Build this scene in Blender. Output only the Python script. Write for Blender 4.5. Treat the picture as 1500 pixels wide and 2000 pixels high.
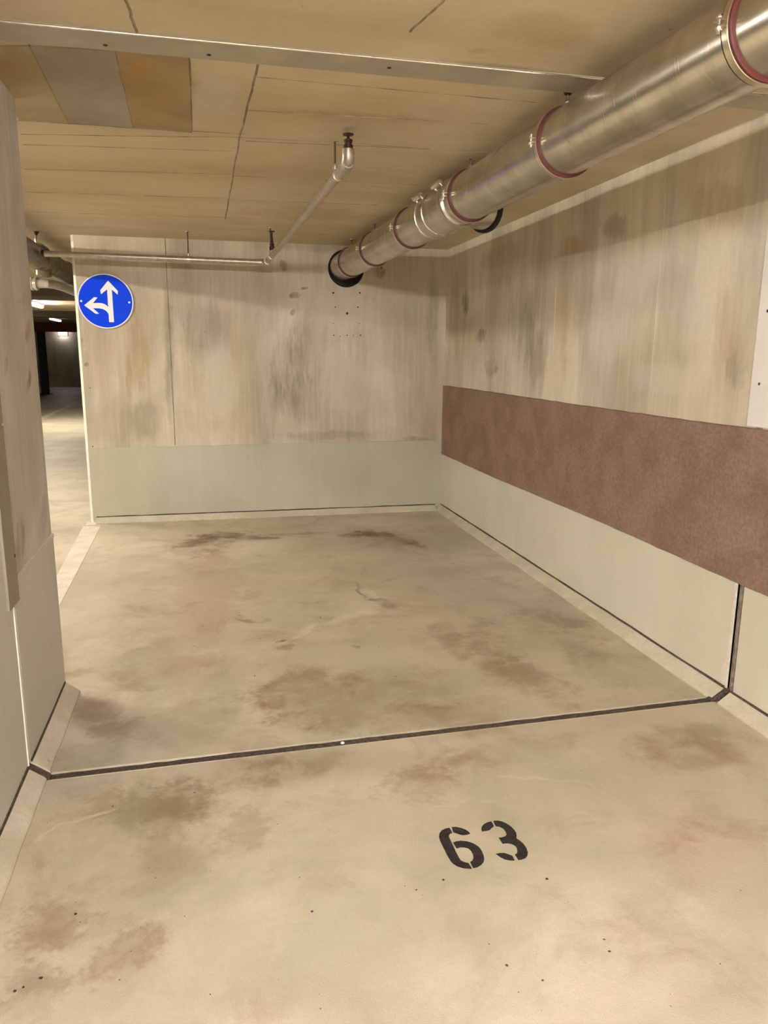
import bpy, bmesh, math, random
from mathutils import Vector, Matrix

for o in list(bpy.data.objects):
    bpy.data.objects.remove(o)
SC = bpy.context.scene
COL = SC.collection

# ------------------------------------------------------------------ camera
F_PX, YAW, PITCH, ROLL = 1475.85, -0.227273, -0.205861, -0.0080851
CAM_H = 1.40


def camera_axes():
    cy, sy, cp, sp, cr, sr = (math.cos(YAW), math.sin(YAW), math.cos(PITCH), math.sin(PITCH), math.cos(ROLL), math.sin(ROLL))
    Rz = Matrix(((cy, -sy, 0), (sy, cy, 0), (0, 0, 1)))
    Rx = Matrix(((1, 0, 0), (0, cp, -sp), (0, sp, cp)))
    Ry = Matrix(((cr, 0, sr), (0, 1, 0), (-sr, 0, cr)))
    M = Rz @ Rx @ Ry
    return M.col[0].copy(), M.col[1].copy(), M.col[2].copy()


AX_R, AX_F, AX_U = camera_axes()
cam_d = bpy.data.cameras.new('camera')
cam = bpy.data.objects.new('camera', cam_d)
COL.objects.link(cam)
cam_d.sensor_fit = 'VERTICAL'
cam_d.sensor_height = 24.0
cam_d.lens = F_PX * 24.0 / 2000.0
cam_d.clip_start = 0.05
cam_d.clip_end = 200
cam.matrix_world = Matrix(((AX_R.x, AX_U.x, -AX_F.x, 0), (AX_R.y, AX_U.y, -AX_F.y, 0), (AX_R.z, AX_U.z, -AX_F.z, CAM_H), (0, 0, 0, 1)))
SC.camera = cam

# ------------------------------------------------------------------ world, exposure, light levels
W = bpy.data.worlds.new('world')
SC.world = W
W.use_nodes = True
W.node_tree.nodes['Background'].inputs[0].default_value = (0.30, 0.26, 0.20, 1)
W.node_tree.nodes['Background'].inputs[1].default_value = 0.05
SC.view_settings.view_transform = 'Standard'
SC.view_settings.look = 'None'
SC.view_settings.gamma = 1.0
SC.view_settings.use_curve_mapping = False
SC.view_settings.exposure = 1.42
LAMP_WARM = (1.0, 0.915, 0.80)
LAMP_NEUTRAL = (1.0, 0.955, 0.97)
# luminaires: x, y, along, strength, colour
LAMPS = [
    (-0.25, -0.50, 'X', 72.0, LAMP_NEUTRAL, 'linear ceiling lamp across the near bay just outside the picture'),
    (-0.10, -2.60, 'X', 290.0, LAMP_NEUTRAL, 'linear ceiling lamp over the lane behind the viewpoint'),
    (-2.75, 4.80, 'Y', 105.0, LAMP_WARM, 'linear ceiling lamp over the lane left of the bay'),
    (-3.10, 8.00, 'Y', 90.0, LAMP_WARM, 'linear ceiling lamp over the lane behind the end wall'),
    (-3.05, 15.40, 'Y', 110.0, LAMP_WARM, 'glowing ceiling lamp seen through the gap beside the pillar'),
    (-3.95, 22.50, 'Y', 1.4, LAMP_WARM, 'dimmer strip lamp seen further down the lane'),
]


# ------------------------------------------------------------------ pixel of the photograph -> point on a real plane
def ray(px, py):
    return AX_R * ((px - 750) / F_PX) - AX_U * ((py - 1000) / F_PX) + AX_F


def on(ax, val, px, py):
    o = Vector((0, 0, CAM_H))
    d = ray(px, py)
    return o + d * ((val - o[ax]) / d[ax])


# ------------------------------------------------------------------ dimensions (metres)
XR, XL, YB, ZC = 2.06, -0.635, 6.56, 2.288
XE = -1.0            # free end of the end wall
YP = 3.175           # end of the left wall / pillar
JY = 2.515           # expansion joint through floor, walls and ceiling
KH, KW = 0.045, 0.068


# ------------------------------------------------------------------ node helpers
class NT:
    def __init__(s, name):
        s.m = bpy.data.materials.new(name)
        s.m.use_nodes = True
        s.t = s.m.node_tree
        s.t.nodes.clear()
        s.out = s.t.nodes.new('ShaderNodeOutputMaterial')

    def n(s, typ, **kw):
        nd = s.t.nodes.new(typ)
        for k, v in kw.items():
            setattr(nd, k, v)
        return nd

    def put(s, sock, v):
        if isinstance(v, bpy.types.NodeSocket):
            s.t.links.new(v, sock)
        elif v is not None:
            if hasattr(sock, 'default_value'):
                dv = sock.default_value
                if hasattr(dv, '__len__') and hasattr(v, '__len__'):
                    if len(dv) == 4 and len(v) == 3:
                        v = tuple(v) + (1,)
                sock.default_value = v

    def math(s, op, a, b=None, c=None, clamp=False):
        nd = s.n('ShaderNodeMath', operation=op, use_clamp=clamp)
        s.put(nd.inputs[0], a)
        s.put(nd.inputs[1], b)
        if c is not None:
            s.put(nd.inputs[2], c)
        return nd.outputs[0]

    def vmath(s, op, a, b=None):
        nd = s.n('ShaderNodeVectorMath', operation=op)
        s.put(nd.inputs[0], a)
        if b is not None:
            s.put(nd.inputs[1], b)
        return nd.outputs['Value'] if op in ('DOT_PRODUCT', 'LENGTH', 'DISTANCE') else nd.outputs[0]

    def noise(s, vec, scale, detail=4, rough=0.55, dist=0.0, col=False):
        nd = s.n('ShaderNodeTexNoise')
        s.put(nd.inputs['Vector'], vec)
        nd.inputs['Scale'].default_value = scale
        nd.inputs['Detail'].default_value = detail
        nd.inputs['Roughness'].default_value = rough
        nd.inputs['Distortion'].default_value = dist
        return nd.outputs['Color'] if col else nd.outputs['Fac']

    def remap(s, v, a, b, c=0.0, d=1.0, smooth=True):
        nd = s.n('ShaderNodeMapRange')
        if smooth:
            nd.interpolation_type = 'SMOOTHSTEP'
        s.put(nd.inputs[0], v)
        for i, q in enumerate((a, b, c, d)):
            nd.inputs[1 + i].default_value = q
        return nd.outputs[0]

    def mix(s, f, a, b, mode='MIX'):
        nd = s.n('ShaderNodeMix', data_type='RGBA', blend_type=mode)
        s.put(nd.inputs[0], f)
        s.put(nd.inputs[6], a)
        s.put(nd.inputs[7], b)
        return nd.outputs[2]

    def scalev(s, vec, sc):
        return s.vmath('MULTIPLY', vec, sc)

    def pos(s):
        return s.n('ShaderNodeNewGeometry').outputs['Position']

    def done(s, color, rough=0.8, bump=None, bstr=0.2, bdist=0.01, metal=0.0, spec=None, emis=None, estr=0.0, aniso=None):
        b = s.n('ShaderNodeBsdfPrincipled')
        s.put(b.inputs['Base Color'], color)
        s.put(b.inputs['Roughness'], rough)
        s.put(b.inputs['Metallic'], metal)
        if spec is not None:
            b.inputs['Specular IOR Level'].default_value = spec
        if emis is not None:
            s.put(b.inputs['Emission Color'], emis)
            b.inputs['Emission Strength'].default_value = estr
        if aniso:
            b.inputs['Anisotropic'].default_value = aniso
        if bump is not None:
            bp = s.n('ShaderNodeBump')
            bp.inputs['Strength'].default_value = bstr
            bp.inputs['Distance'].default_value = bdist
            s.put(bp.inputs['Height'], bump)
            s.t.links.new(bp.outputs[0], b.inputs['Normal'])
        s.t.links.new(b.outputs[0], s.out.inputs[0])
        return s.m


def simple(name, col, rough=0.6, metal=0.0, nscale=30.0, namt=0.12, bstr=0.1):
    s = NT(name)
    p = s.pos()
    f = s.noise(p, nscale, 5)
    c = s.mix(s.remap(f, 0.35, 0.7), [q * (1 - namt) for q in col], [min(1, q * (1 + namt)) for q in col])
    return s.done(c, rough, bump=f, bstr=bstr, bdist=0.002, metal=metal)


STAIN_GAIN = 1.3


def stain_layer(s, col, p, warped, stains, plane):
    """stains, discolouration and some painted floor shade, each with its own place and shape: ellipses on a wall/floor plane, broken by noise"""
    ax, val = plane
    pp = p if plane[0] == 2 else s.scalev(p, (1.5, 1.5, .30))
    grain = s.noise(pp, 9.0, 4, 0.65)
    grain2 = s.noise(pp, 45.0, 4, 0.6)
    gm = s.math('ADD', s.math('MULTIPLY', grain, 0.75), s.math('MULTIPLY', grain2, 0.25))
    gs = s.math('ADD', s.math('MULTIPLY', grain2, 0.45), s.math('MULTIPLY', s.noise(p, 22.0, 4, 0.6), 0.55))
    mod = s.remap(s.noise(s.scalev(pp, (1, 1, 1)), 5.5, 4, 0.72, 0.3), 0.36, 0.60, 0.42, 1.12)
    for st in [q for q in stains if q[6] >= .28]:
        px, py, rx, ry, rot, c, k = st[:7]
        hard = st[7] if len(st) > 7 else 0.45
        brk = st[8] if len(st) > 8 else 0.5
        ca, sa = math.cos(math.radians(rot)), math.sin(math.radians(rot))
        ce = on(ax, val, px, py)
        e1 = on(ax, val, px + rx * ca * .5, py + rx * sa * .5) - on(ax, val, px - rx * ca * .5, py - rx * sa * .5)
        e2 = on(ax, val, px - ry * sa * .5, py + ry * ca * .5) - on(ax, val, px + ry * sa * .5, py - ry * ca * .5)
        nrm = Vector([1.0 if i == ax else 0.0 for i in range(3)])
        M = Matrix((e1, e2, nrm)).transposed()
        Mi = M.inverted()
        q = s.vmath('SUBTRACT', warped, tuple(ce))
        u = s.vmath('DOT_PRODUCT', q, tuple(Mi[0]))
        v = s.vmath('DOT_PRODUCT', q, tuple(Mi[1]))
        r2 = s.math('ADD', s.math('MULTIPLY', u, u), s.math('MULTIPLY', v, v))
        r = s.math('SQRT', r2)
        # noise-broken edge, finer for small stains
        small = max(e1.length, e2.length) < .16
        r = s.math('ADD', r, s.math('MULTIPLY', s.math('SUBTRACT', gs if small else gm, 0.5), (brk * 2.2 + .9) if small else brk * 2.8))
        mk = s.remap(r, 1.0 + (0.5 - hard) * .9, hard, 0.0, min(.92, k * STAIN_GAIN))
        col = s.mix(s.math('MULTIPLY', mk, mod) if k > .3 else mk, col, c)
    return col


def concrete(name, base, lo, hi, streak_axis=None, stains=(), plane=(0, 0.0), warp=0.10, rough=0.85, big=0.9, bstr=0.25, spec=0.35, fine=0.10, streak_amt=0.5, extra=None, pits=True):
    s = NT(name)
    p = s.pos()
    wv = s.noise(p, 2.6, 3, 0.6, col=True)
    wv2 = s.noise(p, 13.0, 3, 0.6, col=True)
    w = s.vmath('ADD', p, s.scalev(s.vmath('SUBTRACT', wv, (0.5, 0.5, 0.5)), (warp * 2,) * 3))
    w = s.vmath('ADD', w, s.scalev(s.vmath('SUBTRACT', wv2, (0.5, 0.5, 0.5)), (warp * .55,) * 3))
    nb = s.noise(p, big, 5, 0.6, 0.3)
    c = s.mix(s.remap(nb, 0.36, 0.64), lo, hi)
    c = s.mix(0.35, c, base)
    if streak_axis is not None:
        sc = [2.9, 2.9, 2.9]
        sc[streak_axis] = 0.50
        st = s.noise(s.scalev(p, sc), 1.0, 6, 0.62, 0.2)
        c = s.mix(s.remap(st, 0.42, 0.68, 0, streak_amt * 1.25), c, [q * m_ for q, m_ in zip(lo, (0.60, 0.62, 0.60))])
        sc2 = [34, 34, 34]
        sc2[streak_axis] = 1.6
        st2 = s.noise(s.scalev(p, sc2), 1.0, 3, 0.6)
        c = s.mix(s.remap(st2, 0.45, 0.75, 0, streak_amt * .45), c, [min(1, q * 1.18) for q in hi])
    if stains:
        c = stain_layer(s, c, p, w, stains, plane)
    fn = s.noise(p, 60, 5, 0.7)
    c = s.mix(s.remap(fn, 0.3, 0.7, 0, fine), c, [q * 0.6 for q in lo])
    if pits:
        vo = s.n('ShaderNodeTexVoronoi')
        s.put(vo.inputs['Vector'], w)
        vo.inputs['Scale'].default_value = 11
        pm = s.noise(p, 2.2, 2)
        pit = s.math('MULTIPLY', s.remap(vo.outputs['Distance'], 0.035, 0.075, 1, 0), s.remap(pm, 0.5, 0.62))
        c = s.mix(s.math('MULTIPLY', pit, 0.45), c, [q * 0.3 for q in lo])
    if extra:
        c = extra(s, c, p, w)
    h = s.math('ADD', s.math('MULTIPLY', s.math('ADD', fn, s.noise(p, 240, 2, 0.5)), 0.4), s.math('MULTIPLY', s.noise(p, 14, 4), 1.0))
    return s.done(c, rough, bump=h, bstr=bstr, bdist=0.006, spec=spec)


# ------------------------------------------------------------------ materials
BRN = (0.235, 0.150, 0.088)
RST = (0.130, 0.062, 0.040)
GRN = (0.375, 0.355, 0.245)
LGT = (0.640, 0.580, 0.440)
PNK = (0.470, 0.360, 0.270)
DRK = (0.130, 0.105, 0.060)
PNK2 = (0.390, 0.290, 0.205)
GRN2 = (0.260, 0.235, 0.150)
RST2 = (0.200, 0.115, 0.080)
GRY_F = (0.270, 0.225, 0.150)
floor_stains_shade = [
    # px, py, rx, ry, rot, colour, strength, hardness, break
    (430, 1180, 300, 130, 0, (0.42, 0.355, 0.245), .45), (230, 1660, 280, 190, -15, (0.42, 0.36, 0.24), .55), (700, 1500, 420, 45, -4, (0.42, 0.34, 0.24), .42), (1150, 1250, 250, 110, 15, (0.43, 0.37, 0.26), .5), (110, 1880, 260, 130, -10, (0.42, 0.36, 0.25), .4),
    (415, 1150, 48, 130, 8, PNK2, .55, .6, .4), (390, 1350, 120, 90, -5, GRN, .5), (630, 1345, 160, 60, 4, BRN, .45, .5, .5), (740, 1400, 230, 35, -3, BRN, .40, .5, .5),
    (300, 1570, 110, 60, -20, GRN2, .55), (160, 1480, 110, 40, -8, GRN2, .5), (330, 1680, 70, 80, -15, BRN, .3), (200, 1410, 70, 50, 35, GRN2, .5), (1370, 1470, 150, 40, -5, BRN, .35),  # the tilted patch beside the left kerb paints in the pillar's shadow
    (620, 1370, 150, 75, 8, BRN, .60, .55), (800, 1345, 150, 55, 5, BRN, .42), (900, 1400, 120, 45, -5, BRN, .35),
    (400, 1150, 75, 100, 8, PNK, .60), (310, 1290, 120, 60, -5, BRN, .32), (250, 1320, 60, 40, -5, BRN, .40),
    (400, 1400, 110, 70, -15, GRN, .55), (650, 1120, 160, 50, 0, LGT, .25), (560, 1200, 90, 40, 0, GRN, .30),
    (380, 1059, 50, 9, -14, RST, 1.0, .6, .9), (425, 1048, 75, 9, -6, RST, .70, .45, .9), (400, 1062, 90, 24, -8, RST2, .45, .3, .8), (470, 1050, 90, 5, 2, RST, .60, .4, .8), (735, 1044, 50, 8, 5, RST, .95, .55, .9), (785, 1055, 60, 8, 14, RST, .75, .45, .9), (750, 1050, 90, 20, 8, RST2, .4, .3, .8), (690, 1046, 30, 5, 0, RST, .4, .3, .8),
    (560, 1044, 130, 3, -2, RST, .35, .3, .6),
    (1090, 1215, 110, 30, 12, BRN, .50, .4, .7), (1130, 1270, 90, 24, 18, BRN, .42, .4, .8), (1030, 1320, 120, 40, 25, BRN, .45, .4, .7), (960, 1270, 60, 90, -25, BRN, .38, .4, .7),
    (1200, 1325, 120, 22, 6, GRN, .4), (1040, 1130, 90, 30, 22, BRN, .22),
    (880, 1250, 30, 60, -30, BRN, .35, .4, .8), (765, 1335, 50, 12, -5, DRK, .35, .3, .8),
    (190, 1400, 90, 55, 25, BRN, .38), (270, 1430, 70, 28, 10, BRN, .38),  # pillar's shadow on the floor, painted as brown patches
    (590, 1500, 130, 45, -12, BRN, .50, .4, .6), (700, 1540, 130, 40, -5, LGT, .40, .3, .9), (820, 1530, 90, 35, -5, BRN, .40, .3, .9), (950, 1470, 150, 35, -8, BRN, .42, .4, .6),
    (1060, 1480, 160, 30, 8, LGT, .32, .3, .9), (1350, 1440, 140, 35, -8, BRN, .40, .4, .7), (350, 1560, 90, 50, -20, BRN, .42), (180, 1570, 90, 50, -20, BRN, .34), (470, 1620, 60, 50, -20, BRN, .28),
    (1370, 1640, 120, 80, 20, PNK, .42), (90, 1800, 110, 60, -30, BRN, .48, .4, .7), (240, 1860, 110, 50, -25, BRN, .42, .4, .7), (330, 1740, 120, 40, -25, GRN, .40), (60, 1930, 90, 60, -20, DRK, .34, .4, .8),
    (600, 1960, 140, 45, -10, PNK, .50), (1130, 1760, 260, 90, 5, LGT, .34), (760, 1760, 240, 70, 5, LGT, .24), (1400, 1950, 140, 50, 0, PNK, .30), (1000, 1900, 250, 60, 0, LGT, .24),
    (210, 1660, 130, 30, -28, LGT, .25), (650, 1830, 90, 30, -10, GRN, .25), (560, 1740, 60, 60, -15, BRN, .16),
    (560, 1065, 330, 34, 0, GRN, .24), (140, 1000, 60, 30, 0, LGT, .3),
    (590, 1236, 50, 6, -28, LGT, .55, .4, .35), (665, 1208, 60, 6, -16, LGT, .65, .4, .35), (728, 1196, 40, 6, 4, LGT, .60, .4, .35), (732, 1165, 30, 9, 55, LGT, .50, .4, .35), (765, 1185, 22, 9, 10, GRY_F, .55, .4, .35),
    (706, 1152, 5, 22, -18, GRY_F, .70, .4, .35), (735, 1172, 24, 4, 5, GRY_F, .70, .4, .35), (762, 1135, 22, 4, -14, GRY_F, .60, .4, .35), (716, 1115, 6, 16, 25, GRY_F, .45, .4, .35), (485, 1216, 30, 3, 6, GRY_F, .65, .4, .35), (522, 1213, 12, 4, -8, GRY_F, .65, .4, .35),
    (545, 1254, 12, 2.5, -4, DRK, .7, .5, .3), (700, 1262, 10, 2.5, 8, DRK, .6, .5, .3), (620, 1207, 30, 5, 4, GRY_F, .35), (620, 1178, 14, 4, 0, GRY_F, .4), (560, 1266, 30, 6, -8, BRN, .45),
    (1050, 1520, 110, 3, 9, LGT, .5, .3, .5), (930, 1560, 120, 3, -8, LGT, .4, .3, .5), (150, 1610, 90, 4, -24, LGT, .45, .3, .5),
    (380, 1260, 45, 200, 12, PNK, .35), (150, 1320, 60, 10, -12, BRN, .4, .3, .8),
]


def floor_extra(s, c, p, w):
    # mottling of the dirty coating, fine grit texture
    m1 = s.noise(p, 3.2, 6, 0.7, 0.5)
    c = s.mix(s.remap(m1, 0.47, 0.70, 0, 0.42), c, BRN)
    m2 = s.noise(s.vmath('ADD', p, (7, 3, 1)), 1.6, 5, 0.65, 0.3)
    c = s.mix(s.remap(m2, 0.44, 0.64, 0, 0.55), c, GRN)
    m3 = s.noise(s.vmath('ADD', p, (1, 9, 1)), 6.0, 6, 0.75)
    c = s.mix(s.remap(m3, 0.56, 0.78, 0, 0.30), c, LGT)
    m4 = s.noise(p, 170, 2, 0.5)
    c = s.mix(s.remap(m4, 0.58, 0.78, 0, 0.22), c, (0.25, 0.19, 0.12))
    return c


M_FLOOR = concrete('painted_floor', (0.55, 0.485, 0.365), (0.42, 0.36, 0.255), (0.62, 0.56, 0.43), stains=floor_stains_shade, plane=(2, 0.0),
                   warp=0.09, rough=0.55, big=0.7, bstr=0.30, spec=0.4, extra=floor_extra, pits=False)

WLO, WHI = (0.47, 0.405, 0.295), (0.74, 0.68, 0.56)
OCH, GRY, WHT = (0.40, 0.285, 0.15), (0.27, 0.245, 0.19), (0.64, 0.585, 0.485)
back_stains = [
    (560, 720, 45, 80, 0, GRY, .55, .3, .8), (600, 670, 30, 90, 0, GRY, .35, .3, .9), (400, 640, 60, 70, 0, GRY, .40), (425, 750, 45, 100, 0, WHT, .55), (270, 690, 30, 90, 0, OCH, .45, .3, .8),
    (670, 620, 50, 55, 0, WHT, .50), (690, 760, 60, 70, 0, WHT, .35), (285, 820, 45, 50, 0, GRY, .35), (200, 700, 25, 100, 0, PNK, .30), (505, 640, 25, 120, 0, WHT, .35), (780, 740, 45, 90, 0, OCH, .22),
    (580, 780, 60, 60, 0, GRY, .35, .3, .9), (640, 850, 120, 12, 0, GRY, .35), (820, 857, 35, 7, 3, DRK, .45), (575, 575, 14, 7, 0, GRY, .75, .6, .2), (595, 562, 11, 5, 0, GRY, .7, .6, .2), (570, 612, 7, 9, 20, GRY, .6, .6, .2),
    (740, 530, 16, 16, 0, DRK, .55, .5, .5), (845, 640, 14, 160, 0, GRY, .35), (600, 480, 130, 14, 0, GRY, .35), (330, 690, 10, 160, 0, GRY, .42, .3, .7), (160, 665, 9, 7, 0, GRY, .7, .6, .2), (168, 708, 7, 5, 0, GRY, .7, .6, .2),
    (555, 520, 9, 12, 0, GRY, .6, .6, .3), (250, 735, 5, 40, 0, OCH, .6, .3, .8), (450, 700, 14, 90, 0, OCH, .25, .3, .8),
]
right_stains = [
    (938, 658, 13, 20, 5, GRY, .60, .5, .5), (958, 718, 15, 22, 15, GRY, .60, .5, .5), (1020, 640, 35, 90, 0, GRY, .45, .3, .9), (1050, 700, 26, 70, 0, DRK, .30, .3, .9), (890, 620, 16, 110, 0, OCH, .45, .3, .7),
    (1200, 440, 30, 30, 0, DRK, .30), (1350, 620, 50, 90, 0, WHT, .40), (1180, 650, 55, 70, 0, WHT, .40), (1420, 650, 35, 120, 0, OCH, .35, .3, .8), (1250, 560, 60, 60, 0, OCH, .22), (980, 500, 60, 25, -20, OCH, .35),
    (1100, 600, 12, 140, 0, OCH, .42, .3, .8), (1440, 720, 25, 40, 0, GRY, .35, .3, .9), (1300, 740, 90, 40, 5, WHT, .30), (1400, 400, 60, 60, 0, OCH, .35), (1120, 480, 30, 25, 0, OCH, .45), (910, 590, 8, 26, 0, DRK, .45, .3, .7),
]
ceil_stains = [
    (330, 160, 60, 45, 0, OCH, .5), (700, 230, 200, 14, 4, OCH, .40, .3, .8), (1060, 60, 120, 40, 5, OCH, .30), (400, 430, 300, 20, 2, WHT, .22), (600, 340, 250, 20, 3, OCH, .28, .3, .8), (200, 330, 160, 30, 0, WHT, .20),
    (420, 190, 60, 60, 0, WHT, .30), (250, 20, 250, 30, 5, WHT, .22), (650, 420, 200, 14, 2, OCH, .35, .3, .8), (1000, 140, 150, 10, 5, DRK, .30, .3, .8), (940, 100, 30, 8, 0, OCH, .5, .3, .6),
]
M_BACK = concrete('back_wall_concrete', (0.61, 0.545, 0.43), WLO, WHI, 2, back_stains, (1, YB), warp=.05, streak_amt=.46)
M_RIGHT = concrete('right_wall_concrete', (0.63, 0.565, 0.445), WLO, WHI, 2, right_stains, (0, XR), warp=.05, streak_amt=.42)
M_LEFTW = concrete('left_wall_concrete', (0.60, 0.555, 0.50), (0.49, 0.445, 0.39), (0.69, 0.65, 0.60), 2,
                   [(56, 650, 7, 22, 4, OCH, .55, .4, .7), (58, 745, 5, 26, 4, (0.25, 0.18, 0.10), .65, .4, .7), (10, 720, 6, 25, 0, GRY, .5), (40, 1050, 10, 70, 5, GRY, .5), (85, 1010, 10, 60, 5, GRY, .35), (30, 400, 10, 70, 3, PNK, .4)], (0, XL), warp=.05, streak_amt=.38, big=1.6)
M_CEIL = concrete('ceiling_concrete', (0.60, 0.50, 0.335), (0.53, 0.43, 0.275), (0.67, 0.58, 0.42), 0, ceil_stains, (2, ZC), warp=.06, streak_amt=.2, bstr=.35)
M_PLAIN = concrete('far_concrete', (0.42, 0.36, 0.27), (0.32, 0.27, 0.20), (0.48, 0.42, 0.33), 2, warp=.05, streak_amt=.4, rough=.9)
M_PAINT_G = concrete('plinth_paint_greenish', (0.485, 0.47, 0.365), (0.43, 0.41, 0.31), (0.54, 0.525, 0.42), 2, warp=.05, rough=.5, bstr=.15, streak_amt=.12, spec=.4, fine=.06)
M_PAINT_L = concrete('plinth_paint_pale', (0.58, 0.56, 0.52), (0.52, 0.50, 0.46), (0.63, 0.61, 0.57), 2, warp=.05, rough=.5, bstr=.15, streak_amt=.12, spec=.4, fine=.06)
M_PAINT_R = concrete('plinth_paint_cream', (0.60, 0.57, 0.455), (0.54, 0.515, 0.40), (0.64, 0.61, 0.50), 2, warp=.05, rough=.5, bstr=.15, streak_amt=.10, spec=.4, fine=.06, pits=False)
M_KERB = concrete('kerb_mortar', (0.58, 0.53, 0.41), (0.47, 0.42, 0.31), (0.64, 0.59, 0.47), None, warp=.05, rough=.6, big=4, bstr=.35, fine=.25)
M_BAND = concrete('brown_mat', (0.285, 0.190, 0.145), (0.235, 0.150, 0.110), (0.335, 0.230, 0.180), None, warp=.05, rough=.95, big=5, bstr=.7, fine=.55, spec=.1, pits=False)
M_SEAL = simple('dark_sealant', (0.075, 0.050, 0.036), .85, nscale=90, namt=.5, bstr=.4)
M_SEAM = simple('formwork_seam_light', (0.36, 0.285, 0.175), .9, nscale=12, namt=.35)
M_SEAMD = simple('formwork_seam_dark', (0.27, 0.215, 0.14), .9, nscale=12, namt=.35)
M_SEALB = simple('dusty_sealant', (0.20, 0.165, 0.115), .8, nscale=40, namt=.3)
M_LINE = concrete('white_line_paint', (0.72, 0.66, 0.57), (0.62, 0.56, 0.47), (0.78, 0.73, 0.64), None, warp=.05, rough=.6, big=6, fine=.35, pits=False)
M_STENCIL = simple('black_stencil_paint', (0.022, 0.018, 0.018), .6, nscale=60, namt=.5)
M_PLATE_W = simple('white_painted_metal', (0.70, 0.67, 0.64), .5, nscale=8, namt=.05, bstr=.05)
M_PLATE_G = simple('grey_metal_cover', (0.42, 0.37, 0.28), .45, nscale=6, namt=.12, bstr=.05)
M_PLATE_D = simple('taupe_metal_cover', (0.27, 0.235, 0.19), .55, nscale=8, namt=.08, bstr=.05)
M_EDGE = simple('pale_lit_edges_and_chip', (0.80, 0.76, 0.66), .6, nscale=12, namt=.06)  # near-white puts light caught on chamfer and joint edge into the colour
M_SCREW = simple('dark_screw', (0.05, 0.04, 0.03), .5, metal=.6)
M_BLACK = simple('black_firestop', (0.012, 0.010, 0.009), .8)
M_BLACKPOST = simple('black_post', (0.016, 0.014, 0.012), .6)
M_REDRUB = simple('red_rubber', (0.10, 0.018, 0.018), .5, nscale=60)
M_ZINC = simple('zinc_band', (0.62, 0.56, 0.44), .28, metal=.95, nscale=40)
M_ROD = simple('threaded_rod', (0.13, 0.09, 0.06), .45, metal=.8, nscale=200, namt=.4)
M_BRIGHT = simple('bright_steel', (0.82, 0.78, 0.72), .22, metal=1.0)
M_PIPE = simple('galvanised_pipe', (0.46, 0.41, 0.33), .36, metal=.75, nscale=25, namt=.12, bstr=.04)
M_BRONZE = simple('dark_bronze', (0.045, 0.020, 0.018), .45, metal=.5)
M_REDBEAM = simple('dark_red_steel', (0.17, 0.030, 0.022), .6)
M_BEAM = simple('dark_beam', (0.10, 0.082, 0.055), .8)
M_CEILP1 = concrete('ceiling_patch_grey', (0.36, 0.31, 0.235), (0.30, 0.26, 0.19), (0.42, 0.37, 0.29), None, [(300, 0, 10, 10, 0, OCH, .0)], (2, ZC), warp=.05, big=3, bstr=.4)
M_CEILP2 = concrete('ceiling_patch_rust', (0.37, 0.27, 0.13), (0.31, 0.21, 0.095), (0.43, 0.33, 0.18), None,
                    [(272, 132, 24, 26, 0, (0.44, 0.23, 0.05), .6, .2, .9), (300, 180, 70, 60, 0, (0.36, 0.24, 0.09), .4)], (2, ZC), warp=.05, big=3, bstr=.4)
M_CEILP3 = concrete('ceiling_patch_tan', (0.41, 0.33, 0.20), (0.36, 0.28, 0.16), (0.46, 0.38, 0.25), None,
                    [(105, 180, 9, 60, -18, (0.42, 0.23, 0.05), .7, .2, .7), (30, 130, 40, 40, 0, (0.38, 0.25, 0.10), .5)], (2, ZC), warp=.05, big=3, bstr=.4)


def duct_material():
    s = NT('galvanised_duct')
    p = s.pos()
    a = s.noise(s.scalev(p, (6, 150, 6)), 1.0, 3, 0.6)
    b = s.noise(s.scalev(p, (9, 26, 9)), 1.0, 4, 0.6)
    g = s.noise(p, 7, 4)
    c = s.mix(s.remap(g, .35, .7), (0.48, 0.45, 0.38), (0.64, 0.60, 0.53))
    c = s.mix(s.remap(b, .5, .75, 0, .35), c, (0.33, 0.30, 0.215))
    r = s.math('ADD', 0.10, s.math('ADD', s.math('MULTIPLY', a, .14), s.math('MULTIPLY', b, .14)))
    return s.done(c, r, bump=a, bstr=.05, bdist=.001, metal=.95)


M_DUCT = duct_material()


def sign_blue():
    s = NT('sign_blue')
    f = s.noise(s.pos(), 20, 3)
    c = s.mix(f, (0.0, 0.050, 0.88), (0.0, 0.065, 1.0))
    return s.done(c, .5, spec=.15)


M_BLUE = sign_blue()
M_SIGNW = simple('sign_white', (0.90, 0.90, 0.90), .35, namt=.02)
M_ALU = simple('sign_back_metal', (0.5, 0.5, 0.5), .4, metal=.9)


def lamp_mat(name, col, strength):
    s = NT(name)
    e = s.n('ShaderNodeEmission')
    e.inputs[0].default_value = tuple(col) + (1,)
    e.inputs[1].default_value = strength
    s.t.links.new(e.outputs[0], s.out.inputs[0])
    return s.m


# ------------------------------------------------------------------ mesh helpers
def obj(name, bm, mat, parent=None, smooth=False):
    me = bpy.data.meshes.new(name)
    bmesh.ops.recalc_face_normals(bm, faces=bm.faces[:])
    bm.to_mesh(me)
    bm.free()
    for m in (mat if isinstance(mat, (list, tuple)) else [mat]):
        me.materials.append(m)
    if smooth:
        for f in me.polygons:
            f.use_smooth = True
        try:
            me.set_sharp_from_angle(angle=math.radians(35))
        except Exception:
            pass
    o = bpy.data.objects.new(name, me)
    COL.objects.link(o)
    if parent:
        o.parent = parent
        o.matrix_parent_inverse = Matrix.Translation(-Vector(parent.location))
        # world geometry: parents are plain translations
    return o


def tag(o, label=None, cat=None, group=None, kind=None):
    if label:
        o['label'] = label
    if cat:
        o['category'] = cat
    if group:
        o['group'] = group
    if kind:
        o['kind'] = kind
    return o


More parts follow.
